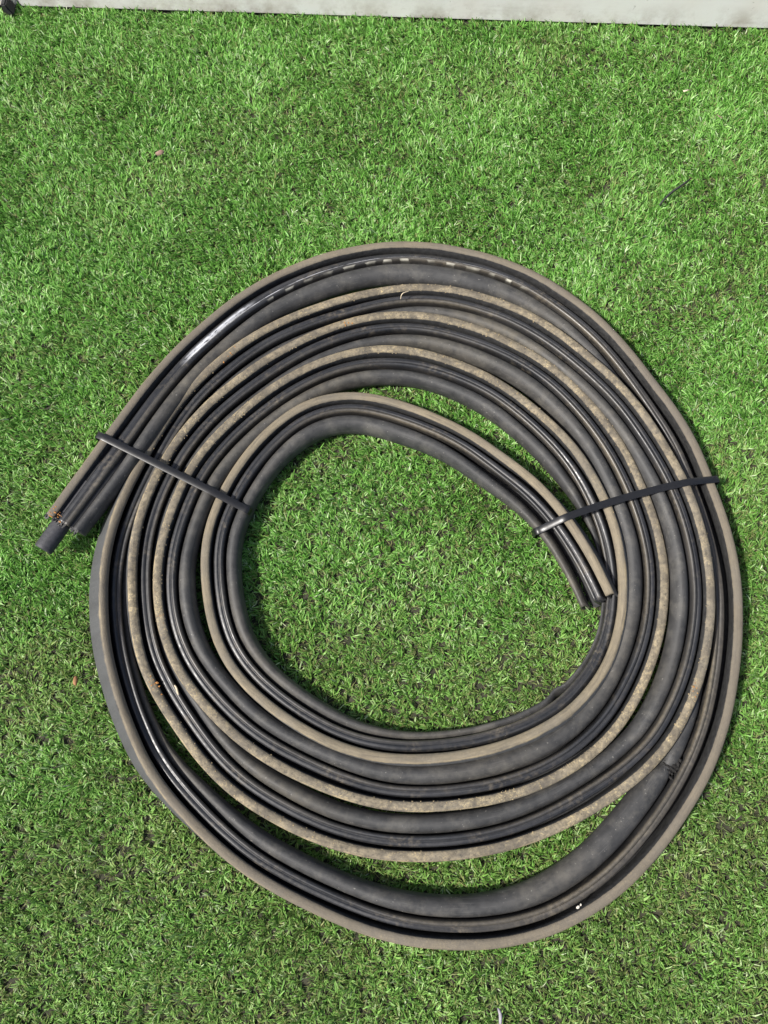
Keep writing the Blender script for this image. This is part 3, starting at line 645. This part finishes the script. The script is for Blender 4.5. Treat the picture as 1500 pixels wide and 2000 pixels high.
# ragged rubber left round the cut outer end
vs, fs = [], []
for q_ in range(26):
    a = rng.uniform(1, 58); h = (40 if a < 16 else 36 if a < 36 else 16 * math.sqrt(max(.02, 1 - ((a - 50) / 13) ** 2)) + 19)
    p = frame(E, a, h - rng.uniform(.5, 2.5)); b0 = len(vs)
    L_ = rng.uniform(.002, .007); w_ = rng.uniform(.001, .003)
    d_ = tdir * L_ + upv * rng.uniform(-.003, .002) + side * rng.uniform(-.002, .002)
    vs += [p - side * w_ - tdir * .002, p + side * w_ - tdir * .002, p + d_ + side * w_ * .4, p + d_ - side * w_ * .4]
    vs += [v - upv * .0012 for v in vs[-4:]]
    fs += [(b0, b0 + 1, b0 + 2, b0 + 3), (b0 + 7, b0 + 6, b0 + 5, b0 + 4), (b0, b0 + 4, b0 + 5, b0 + 1), (b0 + 1, b0 + 5, b0 + 6, b0 + 2), (b0 + 2, b0 + 6, b0 + 7, b0 + 3), (b0 + 3, b0 + 7, b0 + 4, b0)]
rg = mesh_obj('ragged_edge', vs, fs, M_BULB, seal, smooth=False); rg.location = PO

ALLV = np.concatenate([v.reshape(-1, 3) for v in (lipV, ribV, bulbV)], 0)

# ------------------------------------------------------------------ cable ties
def cable_tie(Axy, Bxy, bow, label, width=.0108, th=.0013):
    Axy, Bxy = np.array(Axy), np.array(Bxy)
    L_ = np.linalg.norm(Bxy - Axy); dr = (Bxy - Axy) / L_; nr = np.array([-dr[1], dr[0]])
    ns = 90
    ss = np.linspace(0, L_, ns)
    zz = np.full(ns, .0)
    rel = ALLV[:, :2] - Axy
    along = rel @ dr
    across = rel @ nr - bow * 4 * (along / L_) * (1 - along / L_)
    near = (np.abs(across) < .007)
    al, az = along[near], ALLV[near, 2]
    for i, s_ in enumerate(ss):
        k = np.abs(al - s_) < .004
        if k.any(): zz[i] = az[k].max()
    # taut strap: upper hull of the heights
    pts = [(ss[i], zz[i]) for i in range(ns) if zz[i] > .02]
    hull = []
    for p in pts:
        while len(hull) >= 2 and (hull[-1][0] - hull[-2][0]) * (p[1] - hull[-2][1]) - (hull[-1][1] - hull[-2][1]) * (p[0] - hull[-2][0]) >= 0:
            hull.pop()
        hull.append(p)
    hx = [p[0] for p in hull]; hz = [p[1] for p in hull]
    s0, s1 = hx[0], hx[-1]
    loop = []
    top = np.linspace(s0, s1, 70)
    tz = np.interp(top, hx, hz)
    ker = np.ones(5) / 5
    tzs = np.convolve(np.pad(tz, 2, mode='edge'), ker, 'valid')
    tz = np.maximum(tz, tzs)
    for s_, z_ in zip(top, tz): loop.append((s_, z_ + .0012))
    r_ = .006
    z1 = loop[-1][1]; z0_ = loop[0][1]
    for an in np.linspace(.3, 1.5, 5): loop.append((s1 + r_ * math.sin(an), z1 - r_ * (1 - math.cos(an))))
    for z_ in np.linspace(z1 - r_ * 1.2, .012, 6): loop.append((s1 + r_ * 1.02, z_))
    for s_ in np.linspace(s1, s0, 20): loop.append((s_, .0025))
    for z_ in np.linspace(.012, z0_ - r_ * 1.2, 6): loop.append((s0 - r_ * 1.02, z_))
    for an in np.linspace(1.5, .3, 5): loop.append((s0 - r_ * math.sin(an), z0_ - r_ * (1 - math.cos(an))))
    lp = np.array(loop); m = len(lp)
    tg = np.roll(lp, -1, 0) - np.roll(lp, 1, 0); tg /= np.linalg.norm(tg, axis=1)[:, None]
    nm = np.stack([-tg[:, 1], tg[:, 0]], 1)          # outwards
    vs, fs = [], []
    prof = [(-width / 2, 0), (-width / 2, th * .85), (-width / 2 + .0003, th), (width / 2 - .0003, th), (width / 2, th * .85), (width / 2, 0)]
    for i in range(m):
        s_, z_ = lp[i]
        lat = bow * 4 * max(0, min(1, s_ / L_)) * (1 - max(0, min(1, s_ / L_)))
        tw = .0004 * math.sin(i * .35)
        for w_, h_ in prof:
            s2, z2 = s_ + nm[i, 0] * h_, z_ + nm[i, 1] * h_ + w_ * tw * 100 * .12
            xy = Axy + dr * s2 + nr * (lat + w_)
            vs.append((xy[0], xy[1], z2))
    np_ = len(prof)
    for i in range(m):
        i2 = (i + 1) % m
        for k in range(np_):
            k2 = (k + 1) % np_
            fs.append((i * np_ + k, i * np_ + k2, i2 * np_ + k2, i2 * np_ + k))
    root = empty('cable_tie', (Axy[0], Axy[1], 0))
    st = mesh_obj('strap', [(v[0] - Axy[0], v[1] - Axy[1], v[2]) for v in vs], fs, M_TIE, root)
    bm = bmesh.new(); bm.from_mesh(st.data); bmesh.ops.recalc_face_normals(bm, faces=bm.faces[:])
    for e in bm.edges:
        if len(e.link_faces) == 2 and e.calc_face_angle() > .6: e.smooth = False
    bm.to_mesh(st.data); bm.free()
    # locking head
    bm = bmesh.new(); bmesh.ops.create_cube(bm, size=1)
    bmesh.ops.scale(bm, vec=(.006, width * 1.5, .013), verts=bm.verts)
    bmesh.ops.bevel(bm, geom=bm.edges[:], offset=.0012, segments=2, affect='EDGES')
    me = bpy.data.meshes.new('locking_head'); bm.to_mesh(me); bm.free(); me.materials.append(M_TIE)
    hd = bpy.data.objects.new('locking_head', me); col.objects.link(hd); hd.parent = root
    p = dr * (s0 + s1) / 2                             # under the bundle
    hd.location = (p[0], p[1], .004); hd.rotation_euler = (0, math.pi / 2, math.atan2(dr[1], dr[0]))
    tag(root, label, 'cable tie', 'cable ties round the coil')
    return root
cable_tie((-0.4250, 0.4190), (-0.2060, 0.3115), 0.0, 'black cable tie strapped round the coil beside the end with the tube')
cable_tie((0.4980, 0.3575), (0.2315, 0.2820), -0.008, 'shiny black cable tie holding the inner open end of the coil')

# ------------------------------------------------------------------ artificial grass
CELL = .003
gx0, gy0 = -1.35, -0.85
gw, gh = int(2.7 / CELL), int(2.45 / CELL)
low = np.full((gh, gw), 9.0)
# lower envelope of the strip, sampled across each section
for V in (lipV, ribV, bulbV, webV):
    lo = V.min(axis=1)[:, 2]
    mn = V[:, :, :2].min(axis=1); 
    m = V.shape[1]
    for j in range(m):
        for f in (0., .12, .25, .38, .5):
            P_ = V[:, j] * (1 - f) + V[:, (j + m // 2) % m] * f
            cx = ((P_[:, 0] - gx0) / CELL).astype(int); cy = ((P_[:, 1] - gy0) / CELL).astype(int)
            np.minimum.at(low, (np.clip(cy, 0, gh - 1), np.clip(cx, 0, gw - 1)), lo)
# close small holes
for _ in range(2):
    sh = [np.roll(np.roll(low, a, 0), b, 1) for a in (-1, 0, 1) for b in (-1, 0, 1)]
    cnt = sum((s_ < 5) for s_ in sh)
    low = np.where((low > 5) & (cnt >= 5), np.min(np.stack(sh), 0), low)

def field(x, y, seed, scale, octv=4):
    r = np.random.default_rng(seed); out = np.zeros_like(x); amp = 1; tot = 0; f = 1 / scale
    for _ in range(octv):
        for _k in range(3):
            an = r.uniform(0, 6.283); out += amp * np.sin((x * math.cos(an) + y * math.sin(an)) * f * 6.283 + r.uniform(0, 6.283)) / 3
        tot += amp; amp *= .62; f *= 1.9
    return out / tot

def roots(spacing, seed):
    r = np.random.default_rng(seed)
    xs = np.arange(-1.30, 1.30, spacing); ys = np.arange(-.60, 1.32, spacing)
    gx, gy = np.meshgrid(xs, ys)
    gx = gx.ravel() + r.normal(0, spacing * .33, gx.size); gy = gy.ravel() + r.normal(0, spacing * .33, gy.size)
    hw = .575 + .24 * np.clip((gy + .4) / 1.7, 0, 1)          # what the camera could see, and a margin
    keep = (np.abs(gx) < hw) & (gy > -.46)
    rel = np.stack([gx, gy], 1) - WA
    keep &= (rel @ wn_in) > .002
    return gx[keep], gy[keep]

def blades(name, spacing, per, seed, len_rng, wid_rng, lean_rng, thatch, mat, label):
    r = np.random.default_rng(seed)
    tx, ty = roots(spacing, seed)
    if not thatch:                                       # pile thinned in patches, towards the near edge and inside the coil
        hole = np.exp(-((tx - .02) ** 2 + (ty - .24) ** 2) / .045)
        thin = np.clip(.12 + .55 * field(tx, ty, 77, .5, 4) + .22 * np.clip((.45 - ty) / .8, 0, 1) + .24 * hole, 0, .42)
        kp = r.random(len(tx)) > thin
        tx, ty = tx[kp], ty[kp]
    n = len(tx) * per
    sg_ = .0012 if not thatch else .003
    bx = np.repeat(tx, per) + r.normal(0, sg_, n); by = np.repeat(ty, per) + r.normal(0, sg_, n)
    tuft_h = np.repeat(r.uniform(.55, 1.22, len(tx)), per); tuft_t = np.repeat(r.normal(0, .12, len(tx)), per)
    tuft_a = np.repeat(r.normal(0, .7, len(tx)), per)
    flow = field(bx, by, 31, .38, 3) * 2.6 + 2.6                     # nap of the pile, wanders over the mat
    az = flow + tuft_a + r.normal(0, .75 if not thatch else 3.0, n)
    Lb = r.uniform(*len_rng, n) * tuft_h * (1 + .16 * field(bx, by, 5, .14, 3))
    lean0 = r.uniform(.05, .45, n); lean1 = r.uniform(*lean_rng, n)
    W = r.uniform(*wid_rng, n)
    ci = np.clip(((by - gy0) / CELL).astype(int), 0, gh - 1); cj = np.clip(((bx - gx0) / CELL).astype(int), 0, gw - 1)
    lim = low[ci, cj]
    under = lim < .03
    # pressed flat beneath the strip
    lean0 = np.where(under, 1.15, lean0); lean1 = np.where(under, 1.5, lean1); Lb = np.where(under, Lb * .55, Lb)
    dx, dy = np.cos(az), np.sin(az)
    tw = r.normal(0, .5, n)
    wx, wy = -np.sin(az + tw), np.cos(az + tw)
    wz = r.normal(0, .35, n)
    pos = [np.stack([bx, by, np.full(n, .001)], 1)]
    p = pos[0].copy()
    for sg in (.3, .8):
        an = lean0 + (lean1 - lean0) * sg
        st = Lb * .5
        p = p + np.stack([dx * np.sin(an) * st, dy * np.sin(an) * st, np.cos(an) * st], 1)
        p[:, 2] = np.maximum(p[:, 2], .0015)
        p = p + r.normal(0, .0006, (n, 3)) * (2.2 if thatch else 1)
        pos.append(p.copy())
    wv = np.stack([wx, wy, wz], 1); wv /= np.linalg.norm(wv, axis=1)[:, None]
    V = np.empty((n, 6, 3), np.float32)
    for k, f in enumerate((.8, 1.0, .42)):
        V[:, 2 * k] = pos[k] - wv * (W * f / 2)[:, None]
        V[:, 2 * k + 1] = pos[k] + wv * (W * f / 2)[:, None]
    V[:, :, 2] = np.maximum(V[:, :, 2], .0008)
    V[:, :, 2] = np.where(under[:, None], np.minimum(V[:, :, 2], .0035), V[:, :, 2])
    me = bpy.data.meshes.new(name)
    me.vertices.add(n * 6); me.vertices.foreach_set('co', V.ravel())
    base = (np.arange(n) * 6)[:, None]
    q_ = np.concatenate([base + np.array([0, 1, 3, 2]), base + np.array([2, 3, 5, 4])], 1).reshape(-1).astype(np.int32)
    me.loops.add(n * 8); me.loops.foreach_set('vertex_index', q_)
    me.polygons.add(n * 2)
    me.polygons.foreach_set('loop_start', (np.arange(n * 2) * 4).astype(np.int32))
    me.update(calc_edges=True)
    me.shade_smooth()
    worn = field(bx, by, 77, .5, 4)
    if thatch:
        tone = r.uniform(.0, .5, n); dry = np.clip(r.normal(.6, .25, n), .1, 1)
    else:
        tone = np.clip(r.normal(.45, .20, n) + tuft_t + .17 * field(bx, by, 9, .30, 3), 0, .93)
        tone = np.where(r.random(n) < .018, r.uniform(.84, 1.0, n), tone)
        near = np.clip((.62 - by) / .9, 0, 1)                        # blades turn more olive towards the near edge
        worn = worn * .8 + .75 * near
        dry = np.clip(r.normal(.02, .07, n) + .36 * np.clip(worn, 0, 1), 0, .8)
        dry = np.where(r.random(n) < .05 + .16 * np.clip(worn, 0, 1), r.uniform(.5, .9, n), dry)
    for nm_, v in (('tone', tone), ('dry', dry)):
        at = me.attributes.new(nm_, 'FLOAT', 'POINT'); at.data.foreach_set('value', np.repeat(v, 6).astype(np.float32))
    me.materials.append(mat)
    o = bpy.data.objects.new(name, me); col.objects.link(o)
    tag(o, label, 'grass', None, 'stuff')
    return o

blades('artificial_grass', .0060, 9, 21, (.0085, .017), (.0011, .0024), (.6, 2.6), False, M_GRASS, 'green artificial grass blades covering the whole mat')
blades('turf_thatch', .0085, 3, 22, (.006, .014), (.0008, .0014), (.9, 2.6), True, M_GRASS, 'curly olive brown thatch deep between the green blades')

# ------------------------------------------------------------------ small litter
def sliver(name, p0, p1, w, th, mat, label, cat, bend=.002, seg=6, tip=.3):
    p0, p1 = np.array(p0, float), np.array(p1, float)
    d_ = p1 - p0; hor = np.array([-d_[1], d_[0], 0]); hor /= np.linalg.norm(hor)
    vs, fs = [], []
    for i in range(seg + 1):
        f = i / seg; c_ = p0 + d_ * f + np.array([0, 0, bend * math.sin(math.pi * f)]) + hor * bend * .6 * math.sin(f * 5)
        ww = w * (tip + (1 - tip) * math.sin(math.pi * (0.15 + .7 * f)))
        for a_, b_ in ((-1, -.6), (-.5, .8), (.5, 1), (1, -.5)):
            vs.append(c_ + hor * ww / 2 * a_ + np.array([0, 0, th / 2 * b_]))
    for i in range(seg):
        for k in range(4):
            k2 = (k + 1) % 4; fs.append((i * 4 + k, i * 4 + k2, i * 4 + 4 + k2, i * 4 + 4 + k))
    fs += [(3, 2, 1, 0), tuple(seg * 4 + k for k in range(4))]
    vs = [tuple(v - p0) for v in vs]
    o = mesh_obj(name, vs, fs, mat); o.location = p0
    tag(o, label, cat)
    return o
M_TWIG = mat_plain('dark_twig', (.035, .034, .036), .7)
M_LEAF = mat_plain('pale_dry_leaf', (.62, .50, .40), .8)
M_LEAFB = mat_plain('brown_dry_leaf', (.26, .17, .13), .8)
M_STONE = mat_plain('pale_stone', (.62, .58, .50), .85, .3, .2, 400)
M_STRAW = mat_plain('pale_straw', (.55, .46, .32), .7)
sliver('twig', (.4698, .8574, .018), (.5252, .9094, .020), .0042, .003, M_TWIG, 'thin dark twig lying on the turf right of the coil', 'twig', .003)
def flake(name, p, r_, mat, label, cat, tilt=(.3, .2)):
    n_ = 9; vs = [(0, 0, r_ * .10)]; 
    for k in range(n_):
        an = 2 * math.pi * k / n_; q_ = r_ * random.uniform(.65, 1.1)
        vs.append((math.cos(an) * q_ * 1.25, math.sin(an) * q_ * .6, random.uniform(-.1, .2) * r_))
    m_ = len(vs); vs += [(x, y, z - .0008) for x, y, z in vs]
    fs = []
    for k in range(n_):
        a_, b_ = 1 + k, 1 + (k + 1) % n_
        fs += [(0, a_, b_), (m_, m_ + b_, m_ + a_), (a_, m_ + a_, m_ + b_, b_)]
    o = mesh_obj(name, vs, fs, mat); o.location = p; o.rotation_euler = (tilt[0], tilt[1], random.uniform(0, 6))
    tag(o, label, cat); return o
flake('leaf_fragment', (.5402, 1.0949, .020), .0062, M_LEAF, 'pale pinkish leaf scrap on the turf near the far right', 'leaf scrap', (.7, 0))
flake('leaf_fragment', (.5933, 1.0396, .019), .0055, M_LEAFB, 'small brown leaf scrap at the right edge of the turf', 'leaf scrap', (.6, 0))
flake('leaf_fragment', (-.3910, .9662, .0155), .0075, M_LEAFB, 'brown leaf scrap on the turf left, behind the coil', 'leaf scrap', (.5, 0))
flake('leaf_fragment', (-.4425, .0631, .017), .006, mat_plain('orange_dry_leaf', (.34, .17, .08), .8), 'orange brown leaf scrap on the turf left of the coil', 'leaf scrap')
sliver('plastic_scrap', (.1475, -.351, .013), (.151, -.370, .018), .005, .0025, mat_plain('grey_plastic', (.30, .28, .31), .5), 'grey plastic scrap standing in the turf at the near edge', 'scrap', .002)
o = lumps('pebble', [((0, 0, 0), .0036, .8), ((.004, .0025, 0.0005), .0026, .8)], M_STONE)
o.modifiers.new('sub', 'SUBSURF').levels = 1; o.modifiers['sub'].render_levels = 2
o.location = (.2520, -.2265, .0425)
tag(o, 'tiny pale pebble lodged in the groove of the outer turn', 'pebble')
vs = []
sliver('straw', (.0265, .656, .053), (.0385, .672, .054), .0016, .0012, M_STRAW, 'short curled pale straw lying across the far turns', 'straw', .004, 10, .7)
sliver('straw', (-.2885, .055, .060), (-.2815, .042, .059), .003, .0015, M_STRAW, 'pale flake of straw stuck on the left turns', 'straw', .001, 6, .5)
